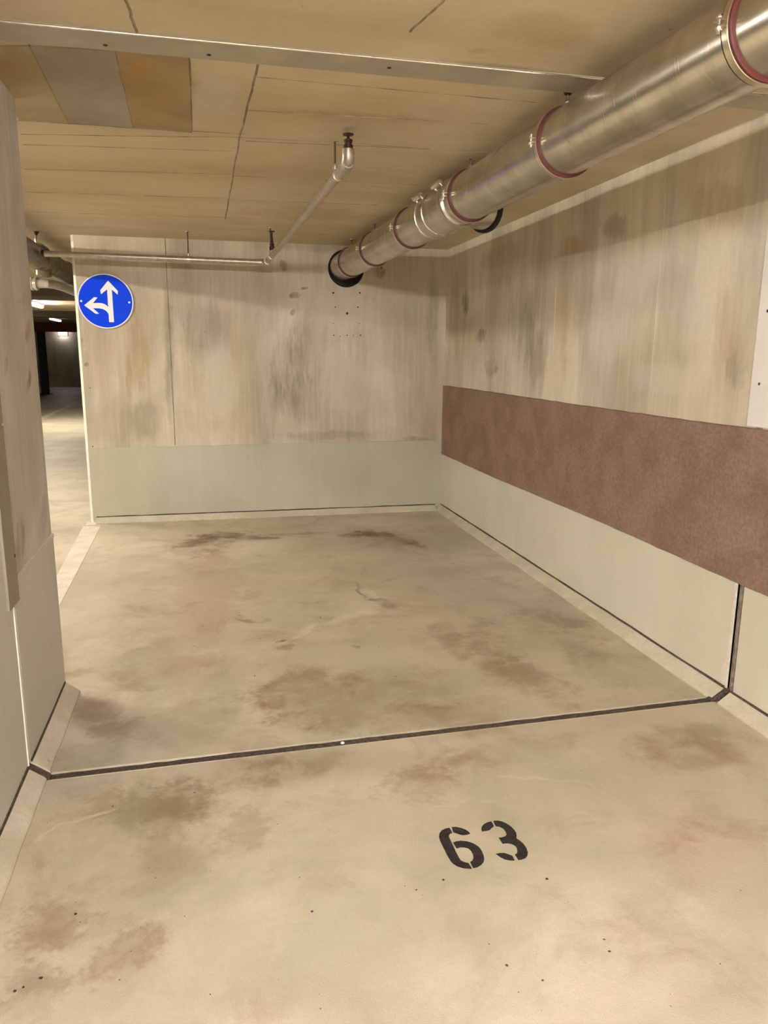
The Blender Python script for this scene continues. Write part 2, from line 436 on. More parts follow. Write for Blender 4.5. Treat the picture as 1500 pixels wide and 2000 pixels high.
def thing(name, label, cat, loc=(0, 0, 0), group=None):
    o = bpy.data.objects.new(name, None)
    COL.objects.link(o)
    o.location = loc
    o.empty_display_size = .1
    return tag(o, label, cat, group)


def box(bm, x0, x1, y0, y1, z0, z1, bev=0.0):
    vs = [bm.verts.new((x, y, z)) for x in (x0, x1) for y in (y0, y1) for z in (z0, z1)]
    fs = [bm.faces.new([vs[i] for i in q]) for q in ((0, 1, 3, 2), (4, 6, 7, 5), (0, 4, 5, 1), (2, 3, 7, 6), (0, 2, 6, 4), (1, 5, 7, 3))]
    if bev:
        es = set(e for f in fs for e in f.edges)
        bmesh.ops.bevel(bm, geom=list(es), offset=bev, segments=2, affect='EDGES', profile=.6)
    return bm


def B(x0, x1, y0, y1, z0, z1, bev=0.0):
    return box(bmesh.new(), x0, x1, y0, y1, z0, z1, bev)


def prism(pts, depth_vec, bm=None):
    """closed polygon (3D points) extruded by depth_vec"""
    bm = bm or bmesh.new()
    d = Vector(depth_vec)
    a = [bm.verts.new(Vector(p)) for p in pts]
    b = [bm.verts.new(Vector(p) + d) for p in pts]
    n = len(pts)
    bm.faces.new(a)
    bm.faces.new(list(reversed(b)))
    for i in range(n):
        bm.faces.new((a[i], b[i], b[(i + 1) % n], a[(i + 1) % n]))
    return bm


def frame(axis):
    a = Vector(axis).normalized()
    h = Vector((0, 0, 1)) if abs(a.z) < .9 else Vector((1, 0, 0))
    u = a.cross(h).normalized()
    return a, u, a.cross(u).normalized()


def lathe(bm, org, axis, prof, n=40, a0=0.0, a1=2 * math.pi, closed_prof=False):
    """prof: list of (t along axis, radius)"""
    a, u, v = frame(axis)
    org = Vector(org)
    full = abs(a1 - a0 - 2 * math.pi) < 1e-6
    cnt = n if full else n + 1
    rings = []
    for t, r in prof:
        rings.append([bm.verts.new(org + a * t + (u * math.cos(a0 + (a1 - a0) * i / n) + v * math.sin(a0 + (a1 - a0) * i / n)) * max(r, 1e-5)) for i in range(cnt)])
    m = len(rings)
    for k in range(m if closed_prof else m - 1):
        A, Bn = rings[k], rings[(k + 1) % m]
        for i in range(n if full else n):
            j = (i + 1) % cnt
            bm.faces.new((A[i], A[j], Bn[j], Bn[i]))
    if not closed_prof:
        for k in (0, -1):
            if prof[k][1] > 1e-4 and full:
                pass
    return bm


def cyl(bm, p0, p1, r, n=16, r1=None):
    p0, p1 = Vector(p0), Vector(p1)
    L = (p1 - p0).length
    return lathe(bm, p0, p1 - p0, [(0, 0), (0, r), (L, r if r1 is None else r1), (L, 0)], n)


def torus_band(org, axis, r_in, r_out, t0, t1, n=56, soft=0.0015):
    return lathe(bmesh.new(), org, axis, [(t0, r_in), (t0, r_out - soft), (t0 + soft, r_out), (t1 - soft, r_out), (t1, r_out - soft), (t1, r_in)], n, closed_prof=True)


def tube_path(pts, r, n=18):
    bm = bmesh.new()
    pts = [Vector(p) for p in pts]
    rings = []
    up = None
    for i, p in enumerate(pts):
        if i == 0:
            d = pts[1] - pts[0]
        elif i == len(pts) - 1:
            d = pts[-1] - pts[-2]
        else:
            d = (pts[i] - pts[i - 1]).normalized() + (pts[i + 1] - pts[i]).normalized()
        d.normalize()
        if up is None:
            _, u, v = frame(d)
        else:
            u = (up - d * up.dot(d)).normalized()
            v = d.cross(u)
        up = u
        rings.append([bm.verts.new(p + (u * math.cos(2 * math.pi * k / n) + v * math.sin(2 * math.pi * k / n)) * r) for k in range(n)])
    for A, Bn in zip(rings, rings[1:]):
        for k in range(n):
            bm.faces.new((A[k], A[(k + 1) % n], Bn[(k + 1) % n], Bn[k]))
    bm.faces.new(rings[0])
    bm.faces.new(rings[-1])
    return bm


def arc(p0, p1, p2, n=8, rad=.05):
    """points of a rounded corner at p1"""
    p0, p1, p2 = Vector(p0), Vector(p1), Vector(p2)
    a = p1 + (p0 - p1).normalized() * rad
    b = p1 + (p2 - p1).normalized() * rad
    return [a.lerp(p1, t).lerp(p1.lerp(b, t), t) for t in [i / n for i in range(n + 1)]]


def struct(name, bm, mat, label=None, parent=None, smooth=False):
    o = obj(name, bm, mat, parent, smooth)
    if parent is None:
        tag(o, label, None, kind='structure')
    return o


# ================================================================== THE SETTING
YN, YF, XFAR = -6.0, 33.3, -9.0


def jy(x):                       # slightly skewed floor joint
    return 2.497 + (x + .58) * .0195


JW = 0.0225
bm = bmesh.new()
for pts in ([(XFAR, YN), (XR + .3, YN), (XR + .3, jy(XR + .3) - JW), (XL - .3, jy(XL - .3) - JW), (XFAR, jy(XL - .3) - JW)],
            [(XFAR, jy(XL - .3) - JW), (XL - .3, jy(XL - .3) - JW), (XL - .3, jy(XL - .3) + JW), (XR + .3, jy(XR + .3) + JW), (XR + .3, YF), (XFAR, YF)]):
    prism([(x, y, 0) for x, y in pts], (0, 0, -.2), bm)
floor = struct('floor', bm, M_FLOOR, 'stained beige painted concrete garage floor with a dark joint across it')
# dark sealant strip, slightly sunk, uneven edges
random.seed(4)
bm = bmesh.new()
N = 60
prev = None
for i in range(N + 1):
    x = XL + (XR - XL) * i / N
    w0, w1 = JW * random.uniform(.78, 1.02), JW * random.uniform(.80, 1.02)
    z = -.004 - random.uniform(0, .002)
    cur = [bm.verts.new((x, jy(x) - w0, z)), bm.verts.new((x, jy(x) + w1, z)), bm.verts.new((x, jy(x) + w1, z - .02)), bm.verts.new((x, jy(x) - w0, z - .02))]
    if prev:
        for k in range(4):
            bm.faces.new((prev[k], prev[(k + 1) % 4], cur[(k + 1) % 4], cur[k]))
    prev = cur
obj('joint_sealant', bm, M_SEAL, floor)

# raised light lips on both sides of the joint (coating ridge)
for s_ in (-1, 1):
    bm = bmesh.new()
    prev = None
    for i in range(N + 1):
        x = XL + .07 + (XR - XL - .14) * i / N
        y = jy(x) + s_ * (JW + .0005)
        w = random.uniform(.001, .006)
        cur = [bm.verts.new((x, y, 0.0)), bm.verts.new((x, y, .0012)), bm.verts.new((x, y + s_ * w, .0004)), bm.verts.new((x, y + s_ * w, 0))]
        if prev:
            for k in range(4):
                bm.faces.new((prev[k], prev[(k + 1) % 4], cur[(k + 1) % 4], cur[k]))
        prev = cur
    obj('joint_lip', bm, M_FLOOR, floor)

# ---- ceiling
ceiling = struct('ceiling', B(XFAR, XR + .3, YN, YF, ZC, ZC + .25), M_CEIL, 'board-marked tan concrete ceiling with joint plate and stained panels')
# formwork seams: thin raised fins of concrete on the soffit
panel_seams = [((56, 86), (134, 239)), ((224, 96), (260, 248)), ((369, 106), (375, 256)), ((134, 239), (375, 256))]
seams = [((505, 125), (468, 268)), ((468, 268), (440, 428)), ((245, 0), (268, 62)), ((868, 0), (800, 62)),
         ((470, 268), (1010, 300)), ((40, 262), (470, 268)), ((35, 235), (480, 262)), ((480, 275), (860, 292)), ((45, 282), (455, 295)), ((455, 343), (830, 362)), ((48, 330), (450, 340)),
         ((50, 375), (445, 387)), ((445, 390), (740, 400)), ((52, 414), (440, 425)), ((440, 425), (690, 432)), ((500, 150), (1050, 200)), ((485, 215), (1000, 245)), ((560, 455), (640, 458))]
for i, (a, b) in enumerate(seams + panel_seams):
    a, b = on(2, ZC, *a), on(2, ZC, *b)
    d = (b - a).normalized()
    dark = i < 4 or i >= len(seams)
    low = .004 if i >= len(seams) else 0
    nrm = Vector((-d.y, d.x, 0)) * (.0042 if i < 4 else .003 if dark else .0016)
    bm = bmesh.new()
    K = 10
    prev = None
    for k in range(K + 1):
        p = a.lerp(b, k / K) + nrm * random.uniform(-.5, .5)
        hgt = random.uniform(.0012, .0028) + low
        cur = [bm.verts.new(p - nrm), bm.verts.new(p - Vector((0, 0, hgt))), bm.verts.new(p + nrm)]
        if prev:
            for q in range(3):
                bm.faces.new((prev[q], prev[(q + 1) % 3], cur[(q + 1) % 3], cur[q]))
        prev = cur
    obj('formwork_seam', bm, M_SEAMD if dark else M_SEAM, ceiling)
# stained rectangular formwork panels beside the joint plate (4 mm proud)
for quad, mt in (([(0, 88), (56, 88), (134, 238.5), (38, 233), (0, 180)], M_CEILP3), ([(56, 88), (224, 97), (259.5, 247.5), (134, 238.5)], M_CEILP1), ([(224, 97), (368, 106), (374, 256), (259.5, 247.5)], M_CEILP2)):
    pts = [on(2, ZC, *q) for q in quad]
    obj('ceiling_panel', prism(pts, (0, 0, -.004)), mt, ceiling)

# ---- right wall: two leaves with the vertical joint
bm = bmesh.new()
box(bm, XR, XR + .3, YN, JY - .020, -.1, ZC)
box(bm, XR, XR + .3, JY + .020, YF, -.1, ZC)
wall_right = struct('wall_right', bm, M_RIGHT, 'long bare concrete side wall on the right with cream painted foot')
obj('joint_sealant', lathe(bmesh.new(), (XR + .021, JY, .03), (0, 0, 1), [(0, .0), (0, .0225), (ZC - .03, .0225), (ZC - .03, 0)], 20), M_SEALB, wall_right, True)
for y0, y1 in ((YN, JY - .020), (JY + .020, YB)):
    obj('painted_plinth', B(XR - .004, XR + .01, y0, y1, .02, .60, .0015), M_PAINT_R, wall_right)
# pale paint smear beside the joint
bm = prism([(XR - .0055, JY + .021, .06), (XR - .0055, JY + .052, .055), (XR - .0055, JY + .058, .12), (XR - .0055, JY + .036, .18), (XR - .0055, JY + .034, .50), (XR - .0055, JY + .021, .51)], (.002, 0, 0))
obj('paint_smear', bm, M_LINE, wall_right)
for y, z0, z1 in ((4.37, 1.14, ZC), (3.28, 1.14, ZC), (5.6, 1.14, ZC)):
    obj('formwork_seam', B(XR - .0022, XR + .01, y - .0035, y + .0035, z0, z1), M_RIGHT, wall_right)

# ---- end wall (back) with round opening and chamfered free end
HX, HZ, HR = 1.172, 2.105, .150
bm = bmesh.new()
n = 48
TH = .24
CH = .022
sq = .178


def sqpt(a):
    c, s_ = math.cos(a), math.sin(a)
    k = 1 / max(abs(c), abs(s_))
    return HX + c * k * sq, HZ + s_ * k * sq


for y in (YB, YB + TH):
    ci = [bm.verts.new((HX + HR * math.cos(2 * math.pi * (i + .5) / n), y, HZ + HR * math.sin(2 * math.pi * (i + .5) / n))) for i in range(n)]
    so = [bm.verts.new((sqpt(2 * math.pi * (i + .5) / n)[0], y, sqpt(2 * math.pi * (i + .5) / n)[1])) for i in range(n)]
    for i in range(n):
        j = (i + 1) % n
        bm.faces.new((ci[i], ci[j], so[j], so[i]))
    # corner fills
    for sx in (-1, 1):
        for sz in (-1, 1):
            cx, cz = HX + sx * sq, HZ + sz * sq
            near = sorted(range(n), key=lambda i: (so[i].co.x - cx) ** 2 + (so[i].co.z - cz) ** 2)[:2]
            bm.faces.new((so[near[0]], bm.verts.new((cx, y, cz)), so[near[1]]))
    x_l = XE + CH if y == YB else XE
    for (a0, a1, b0, b1) in ((x_l, HX - sq, -.1, ZC), (HX + sq, XR + .01, -.1, ZC), (HX - sq, HX + sq, -.1, HZ - sq), (HX - sq, HX + sq, HZ + sq, ZC)):
        bm.faces.new([bm.verts.new(q) for q in ((a0, y, b0), (a1, y, b0), (a1, y, b1), (a0, y, b1))])
    if y == YB:
        c0 = ci
    else:
        for i in range(n):
            j = (i + 1) % n
            bm.faces.new((c0[i], c0[j], ci[j], ci[i]))
bm.faces.new([bm.verts.new(q) for q in ((XE, YB + CH, -.1), (XE, YB + TH, -.1), (XE, YB + TH, ZC), (XE, YB + CH, ZC))])
me_fix = bm
wall_back = struct('wall_back', me_fix, M_BACK, 'bare streaked concrete end wall with a blue round sign')
obj('corner_chamfer', prism([(XE, YB + CH, 0), (XE + CH, YB, 0), (XE + CH, YB + CH, 0)], (0, 0, ZC - .05)), M_EDGE, wall_back)  # caught light painted onto the chamfer, stopping short of the ceiling
obj('corner_chamfer', prism([(XE, YB + CH, ZC - .05), (XE + CH, YB, ZC - .05), (XE + CH, YB + CH, ZC - .05)], (0, 0, .05)), M_BACK, wall_back)
obj('firestop', lathe(bmesh.new(), (HX, YB + .05, HZ), (0, 1, 0), [(0, .0), (0, HR), (.04, HR), (.04, 0)], 48), M_BLACK, wall_back)
obj('opening_rim', torus_band((HX, YB - .002, HZ), (0, 1, 0), HR - .004, HR + .004, 0, .03), M_BLACK, wall_back, True)
# plinth paint, slightly proud with an uneven top line
bm = bmesh.new()
K = 40
rows = []
for i in range(K + 1):
    x = XE + CH + (XR - XE - CH - .004) * i / K
    z = .624 + .016 * i / K + random.uniform(-.0018, .0018)
    rows.append([bm.verts.new((x, YB + .002, .02)), bm.verts.new((x, YB - .006, .02)), bm.verts.new((x, YB - .006, z)), bm.verts.new((x, YB + .002, z + .004))])
for a, b in zip(rows, rows[1:]):
    for k in range(3):
        bm.faces.new((a[k], a[k + 1], b[k + 1], b[k]))
obj('painted_plinth', bm, M_PAINT_G, wall_back)
obj('formwork_seam', B(-.2915, -.2865, YB - .002, YB + .01, .64, ZC), M_SEAMD, wall_back)
obj('formwork_seam', B(.745, .748, YB - .0012, YB + .01, .64, 2.0), M_BACK, wall_back)
for px, py, r in ((651, 572, .008), (703, 572, .007), (655, 600, .005), (699, 600, .006), (678, 612, .010), (651, 632, .004), (702, 632, .004), (652, 655, .005), (664, 657, .004), (678, 655, .005), (690, 655, .004), (704, 655, .006), (181, 872, .005), (176, 758, .004), (745, 523, .007)):
    c = on(1, YB, px, py)
    obj('drill_hole', lathe(bmesh.new(), (c.x, YB - .0006, c.z), (0, 1, 0), [(0, 0), (0, r), (.004, r), (.004, 0)], 10), M_BLACK, wall_back)

# ---- left wall / pillar
bm = bmesh.new()
box(bm, XL - .30, XL, YN, 2.497, -.1, ZC)
box(bm, XL - .30, XL, 2.515, YP, -.1, ZC, .004)
wall_left = struct('wall_left', bm, M_LEFTW, 'grey concrete wall and pillar at the left edge of the picture')
obj('joint_sealant', B(XL - .05, XL - .006, 2.496, 2.516, 0, ZC), M_LINE, wall_left)
obj('painted_plinth', B(XL - .01, XL + .004, YN, 2.494, .02, ZC - .002, .001), M_PAINT_L, wall_left)
obj('painted_plinth', B(XL - .01, XL + .005, 2.518, YP + .003, .02, .672, .002), M_PAINT_L, wall_left)
obj('plinth_ledge', B(XL - .01, XL + .008, 2.518, YP + .004, .668, .686, .003), M_LINE, wall_left)
# pale bead painting in the highlight along the joint edge
obj('joint_edge_highlight', tube_path([(XL + .004, 2.493, .05), (XL + .004, 2.493, .66)], .0035, 8), M_EDGE, wall_left, True)


# ---- mortar fillets (kerbs) with dark joint line above
def fillet(name, label, p0, p1, nrm, hgt=KH, wid=KW, endcap=True):
    p0, p1, nrm = Vector(p0), Vector(p1), Vector(nrm)
    bm = bmesh.new()
    L = (p1 - p0).length
    K = max(6, int(L / .12))
    prev = None
    for i in range(K + 1):
        p = p0.lerp(p1, i / K)
        w = wid * random.uniform(.95, 1.05)
        h = hgt * random.uniform(.97, 1.03)
        cur = [bm.verts.new(p + Vector((0, 0, -.01))), bm.verts.new(p + nrm * w + Vector((0, 0, -.01))), bm.verts.new(p + nrm * w + Vector((0, 0, .006))), bm.verts.new(p + nrm * (w * .93) + Vector((0, 0, .011))),
               bm.verts.new(p + nrm * .012 + Vector((0, 0, h))), bm.verts.new(p + Vector((0, 0, h)))]
        if prev:
            for k in range(6):
                bm.faces.new((prev[k], prev[(k + 1) % 6], cur[(k + 1) % 6], cur[k]))
        else:
            bm.faces.new(cur)
        prev = cur
    bm.faces.new(prev)
    o = struct(name, bm, M_KERB, label)
    # dark sealant seam between fillet and wall
    bm = bmesh.new()
    prev = None
    for i in range(K + 1):
        p = p0.lerp(p1, i / K)
        t = random.uniform(.0065, .0105)
        cur = [bm.verts.new(p + nrm * .0005 + Vector((0, 0, hgt - .004))), bm.verts.new(p + nrm * .0095 + Vector((0, 0, hgt - .002))), bm.verts.new(p + nrm * .0075 + Vector((0, 0, hgt + t))), bm.verts.new(p + nrm * .0005 + Vector((0, 0, hgt + t)))]
        if prev:
            for k in range(4):
                bm.faces.new((prev[k], prev[(k + 1) % 4], cur[(k + 1) % 4], cur[k]))
        prev = cur
    obj('joint_sealant', bm, M_SEAL, o)
    return o


fillet('baseboard_right', 'cream mortar kerb along the right wall beyond the floor joint', (XR, JY + .028, 0), (XR, YB, 0), (-1, 0, 0))
fillet('trim_1', 'cream mortar kerb along the right wall in front of the floor joint', (XR, YN, 0), (XR, JY - .012, 0), (-1, 0, 0))
fillet('baseboard_back', 'low mortar kerb along the foot of the end wall', (XE + .05, YB, 0), (XR - .06, YB, 0), (0, -1, 0), KH, .062)
fillet('baseboard_left', 'short mortar kerb at the foot of the left pillar', (XL, 2.522, 0), (XL, YP - .01, 0), (1, 0, 0), KH, .062)
fillet('trim_2', 'mortar kerb along the near left wall in front of the floor joint', (XL, YN, 0), (XL, 2.476, 0), (1, 0, 0), KH, .062)
# sealant plugs where the joint climbs the kerbs
for nm, x0, x1, yc in (('trim_3', XR, XR - .075, jy(XR) - .02), ('trim_4', XL, XL + .068, 2.499)):
    bm = bmesh.new()
    yf = jy(x1)
    w = .015
    pts0 = [(x0, yc - w, .052), (x0, yc + w, .052), (x1, yf + w, .002), (x1, yf - w, .002)]
    prism(pts0, (0, 0, -.03), bm)
    struct(nm, bm, M_SEAL, 'dark sealant of the joint where it climbs the %s kerb' % ('right' if x0 > 0 else 'left'))

# ---- lane beyond: far walls, beams
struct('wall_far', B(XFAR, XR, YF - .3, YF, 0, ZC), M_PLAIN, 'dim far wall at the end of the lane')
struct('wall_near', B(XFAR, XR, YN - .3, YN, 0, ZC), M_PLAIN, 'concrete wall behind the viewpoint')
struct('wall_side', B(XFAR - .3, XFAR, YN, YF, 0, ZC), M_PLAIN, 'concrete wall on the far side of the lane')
for nm, y0, y1, z0, mt, lb in (('trim_5', 11.9, 12.9, 2.17, M_BEAM, 'dark downstand beam nearest beyond the pillar'), ('trim_6', 18.6, 19.4, 2.16, M_BEAM, 'second dark downstand beam down the lane'), ('trim_7', 26.0, 26.8, 2.02, M_REDBEAM, 'dark red steel beam before the far end of the lane')):
    struct(nm, B(XFAR, XR, y0, y1, z0, ZC), mt, lb)
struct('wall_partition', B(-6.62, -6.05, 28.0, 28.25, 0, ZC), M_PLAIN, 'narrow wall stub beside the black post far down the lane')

# ================================================================== FLAT MARKINGS
# white parking line
pts = [on(2, 0, *q) for q in ((163, 1028), (197, 1028), (118, 1180), (60, 1290), (38, 1290), (60, 1225), (105, 1140))]
a, b = on(2, 0, 163, 1028), on(2, 0, 197, 1028)
c_, d_ = on(2, 0, 105, 1135), on(2, 0, 118, 1180)
xl_far, xr_far = a.x, b.x
xl_n = c_.x + (c_.x - a.x) / (c_.y - a.y) * (3.6 - c_.y)
xr_n = d_.x + (d_.x - b.x) / (d_.y - b.y) * (3.6 - d_.y)
pl = obj('parking_line', prism([(xl_far, a.y, .0002), (xr_far, b.y, .0002), (xr_n, 3.6, .0002), (xl_n, 3.6, .0002)], (0, 0, .0015)), M_LINE)
tag(pl, 'white painted parking line on the floor between pillar and end wall', 'floor marking')
q0, q1 = on(2, 0, 168, 1010), on(2, 0, 186, 1020)
pl = obj('parking_line', prism([(XE - .03, 6.47, .0002), (XE + .05, 6.47, .0002), (XE + .05, 6.555, .0002), (XE - .03, 6.60, .0002)], (0, 0, .0012)), M_LINE)
tag(pl, 'small white paint patch at the foot of the end wall corner', 'floor marking')
f0, f1 = on(2, 0, 76, 820), on(2, 0, 158, 782)
dd = Vector((f1.x - f0.x, f1.y - f0.y, 0)).normalized()
nn = Vector((-dd.y, dd.x, 0)) * .07
f0 -= dd * 3
f1 += dd * 1
pl = obj('parking_line', prism([f0 - nn + Vector((0, 0, .0003)), f0 + nn + Vector((0, 0, .0003)), f1 + nn + Vector((0, 0, .0003)), f1 - nn + Vector((0, 0, .0003))], (0, 0, .0012)), M_LINE)
tag(pl, 'white line on the sunlit-looking floor far down the lane', 'floor marking')
pl['label'] = 'white line on the bright floor far down the lane'

# stencilled bay number
NUM = thing('bay_number', 'black stencilled bay number 63 painted on the near floor', 'floor marking', tuple(on(2, 0, 944, 1650)))
NUM.location.z = 0


def zp(pts):
    return [on(2, 0, 800 + x / 5.0, 1550 + y / 5.0) for x, y in pts]


six_a = [(388, 338), (350, 345), (315, 362), (292, 392), (287, 425), (296, 460), (330, 530), (365, 600), (400, 660), (425, 688), (470, 715), (530, 732), (608, 736), (590, 705), (575, 682), (530, 672), (498, 655), (480, 625), (452, 572), (425, 510), (398, 455), (384, 425), (387, 403), (400, 392), (417, 384), (404, 360)]
six_b = [(412, 330), (455, 329), (500, 338), (545, 354), (575, 375), (592, 394), (560, 403), (520, 408), (490, 402), (462, 391), (428, 382), (418, 355)]
six_c = [(425, 481), (455, 470), (500, 464), (555, 469), (610, 484), (650, 505), (682, 530), (705, 565), (722, 605), (729, 640), (723, 670), (700, 698), (665, 720), (622, 730), (606, 703), (592, 672), (612, 658), (624, 632), (618, 595), (600, 562), (575, 538), (540, 528), (495, 527), (460, 538), (440, 510)]
three_a = [(798, 275), (760, 284), (728, 300), (706, 325), (700, 350), (707, 371), (745, 366), (785, 357), (798, 340), (823, 322), (812, 298)]
three_b = [(818, 270), (860, 267), (905, 277), (950, 297), (990, 325), (1020, 355), (1040, 385), (1045, 415), (1042, 440), (1080, 465), (1115, 497), (1140, 535), (1155, 575), (1150, 610), (1130, 633), (1095, 647), (1062, 650), (1045, 625), (1028, 598), (1048, 588), (1053, 565), (1045, 530), (1025, 508), (990, 492), (950, 487), (908, 491), (890, 465), (870, 434), (905, 430), (935, 420), (947, 402), (938, 375), (915, 345), (880, 325), (842, 322), (830, 300)]
three_c = [(843, 592), (880, 585), (925, 584), (965, 596), (1003, 610), (1015, 632), (1026, 656), (980, 655), (930, 645), (885, 622)]


def digit(name, polys):
    bm = bmesh.new()
    for pl_ in polys:
        prism([Vector((p.x, p.y, .0003)) for p in zp(pl_)], (0, 0, .0012), bm)
    bmesh.ops.triangulate(bm, faces=[f for f in bm.faces if len(f.verts) > 4])
    return obj(name, bm, M_STENCIL, NUM)


digit('digit', [six_a, six_b, six_c])
digit('digit', [three_a, three_b, three_c])

# ================================================================== BROWN PROTECTIVE MAT on the right wall
random.seed(9)
bm = bmesh.new()
K = 160
rows = []
for i in range(K + 1):
    y = YN + .01 + (YB - .015 - YN) * i / K
    z0 = .508 + random.uniform(-.0015, .0015) + .004 * math.sin(y * 2.1)
    z1 = 1.130 + random.uniform(-.002, .002) + .003 * math.sin(y * 1.3)
    t = .0075 + random.uniform(-.001, .001)
    rows.append([bm.verts.new((XR - .004, y, z0)), bm.verts.new((XR - t - .004, y, z0 + .004)), bm.verts.new((XR - t - .005, y, .8)), bm.verts.new((XR - t - .003, y, z1 - .004)), bm.verts.new((XR + .0005, y, z1))])
for a, b in zip(rows, rows[1:]):
    for k in range(4):
        bm.faces.new((a[k], a[k + 1], b[k + 1], b[k]))
    bm.faces.new((a[4], a[0], b[0], b[4]))
bm.faces.new(rows[0])
bm.faces.new(rows[-1])
tag(obj('wall_mat', bm, M_BAND), 'brown rough protective mat running along the right wall', 'wall mat')

# ================================================================== JOINT COVER PLATES
t = thing('joint_cover_plate', 'white metal cover plate with rivets at the right edge of the picture', 'cover plate', (XR, 2.5, 1.14))
obj('plate', B(XR - .0035, XR, 2.28, 2.582, 1.136, ZC - .03, .001), M_PLATE_W, t)
for z in (1.30, 1.57, 1.9, 2.15):
    c = Vector((XR - .0035, 2.536 if z < 1.5 else 2.533, z))
    obj('screw', lathe(bmesh.new(), c, (-1, 0, 0), [(0, .006), (.0015, .005), (.0025, 0)], 12), M_SCREW, t, True)
t = thing('joint_cover_plate', 'taupe metal cover strip on the left wall above its joint', 'cover plate', (XL, 2.5, .6))
obj('plate', B(XL, XL + .012, 2.425, 2.552, .61, ZC - .003, .0015), M_PLATE_D, t)
obj('screw', lathe(bmesh.new(), (XL + .012, 2.54, 1.18), (1, 0, 0), [(0, .006), (.0015, .005), (.0025, 0)], 12), M_BRIGHT, t, True)
obj('screw', lathe(bmesh.new(), (XL + .012, 2.54, .76), (1, 0, 0), [(0, .006), (.0015, .005), (.0025, 0)], 12), M_SCREW, t, True)
t = thing('joint_cover_plate', 'long metal cover plate across the ceiling joint', 'cover plate', (.7, 2.56, ZC))
Y0, Y1 = 2.472, 2.616
obj('plate', B(XL + .001, XR - .001, Y0, Y1, ZC - .006, ZC, .0008), M_PLATE_G, t)
obj('plate_lip', tube_path([(XL + .002, Y0, ZC - .006), (XR - .002, Y0, ZC - .006)], .0035, 10), M_BRIGHT, t, True)
for q in ((206, 88), (408, 107), (760, 132)):
    c = on(2, ZC - .006, *q)
    obj('screw', lathe(bmesh.new(), c, (0, 0, -1), [(0, .007), (.002, .006), (.003, 0)], 12), M_SCREW, t, True)

# ================================================================== ROAD SIGN
SX, SZ, SR = -.7665, 1.7935, .2105
t = thing('road_sign', 'round blue sign with white arrows straight ahead and left', 'sign', (SX, YB - .012, SZ))
SY = YB - .012
obj('sign_disc', lathe(bmesh.new(), (SX, SY, SZ), (0, 1, 0), [(0, 0), (0, SR - .0005), (.002, SR), (.003, SR), (.003, 0)], 72), M_SIGNW, t)
obj('blue_field', lathe(bmesh.new(), (SX, SY - .0006, SZ), (0, 1, 0), [(0, 0), (0, SR - .0085), (.0008, SR - .0085), (.0008, 0)], 72), M_BLUE, t)
rot = math.radians(1.2)


def sp(pts, dy):
    out = []
    for x, y in pts:
        u, v = (x - 773.0) / 200 * SR, -(y - 705.0) / 197 * SR
        # undo the photograph's lean of verticals, keep the sign's own slight tilt
        u2 = u - v * (-.056)
        out.append((SX + u2, SY - dy, SZ + v))
    return out


def curve_pts(p0, p1, p2, n=8):
    return [((1 - t) ** 2 * p0[0] + 2 * t * (1 - t) * p1[0] + t * t * p2[0], (1 - t) ** 2 * p0[1] + 2 * t * (1 - t) * p1[1] + t * t * p2[1]) for t in [i / n for i in range(n + 1)]]


straight = [(791, 557), (861, 629), (860, 656), (818, 620), (833, 855), (797, 855), (784, 620), (741, 655), (735, 627)]
left_ = [(620, 737), (690, 678), (716, 679), (683, 720)] + curve_pts((700, 719), (770, 712), (792, 748)) + [(797, 815)] + curve_pts((795, 800), (775, 752), (700, 757)) + [(683, 757), (727, 795), (702, 797)]
for nm, pl_ in (('arrow_ahead', straight), ('arrow_left', left_)):
    bm = prism(sp(pl_, .0012 if nm == 'arrow_ahead' else .0011), (0, .0008, 0))
    bm.normal_update()
    bmesh.ops.triangulate(bm, faces=[f for f in bm.faces if len(f.verts) > 4])
    obj(nm, bm, M_SIGNW, t)
for q in ((600, 707), (943, 709)):
    p = sp([q], .0006)[0]
    obj('bolt', lathe(bmesh.new(), p, (0, -1, 0), [(0, .0085), (.002, .008), (.004, .004), (.0045, 0)], 16), M_SIGNW, t, True)
for dx in (-.18, .18):
    obj('mounting_spacer', cyl(bmesh.new(), (SX + dx, SY + .003, SZ), (SX + dx, YB, SZ), .008), M_ALU, t)

# ================================================================== VENTILATION DUCT
DR = .109


def dc(y):
    return Vector((1.3219 - .0278 * y, y, 2.136 - .0034 * y))


DAX = (dc(1) - dc(0)).normalized()
duct = thing('ventilation_duct', 'long round galvanised duct hung below the ceiling along the right wall', 'duct', tuple(dc(3)))
cuts = [-3.0, -1.18, -.22, .75, 1.66, 2.629, 3.555]
rings = [-2.1, -1.16, -.20, .75, 1.660, 2.629, 3.555, 4.502, 5.411, 6.179]


def section(y0, y1, r=DR, name='duct_section'):
    o0 = dc(y0)
    L = (dc(y1) - dc(y0)).length
    return obj(name, lathe(bmesh.new(), o0, DAX, [(0, r - .004), (0, r), (L, r), (L, r - .004)], 96), M_DUCT, duct, True)


edges = [YN + .02] + [y + .004 for y in rings[:7]]
for a, b in zip(edges, edges[1:]):
    section(a + .001, b - .001)
section(3.56, 3.66, DR)
section(4.10, 4.503)
section(4.505, 5.412)
section(5.414, 6.18)
section(6.182, YB + .08)


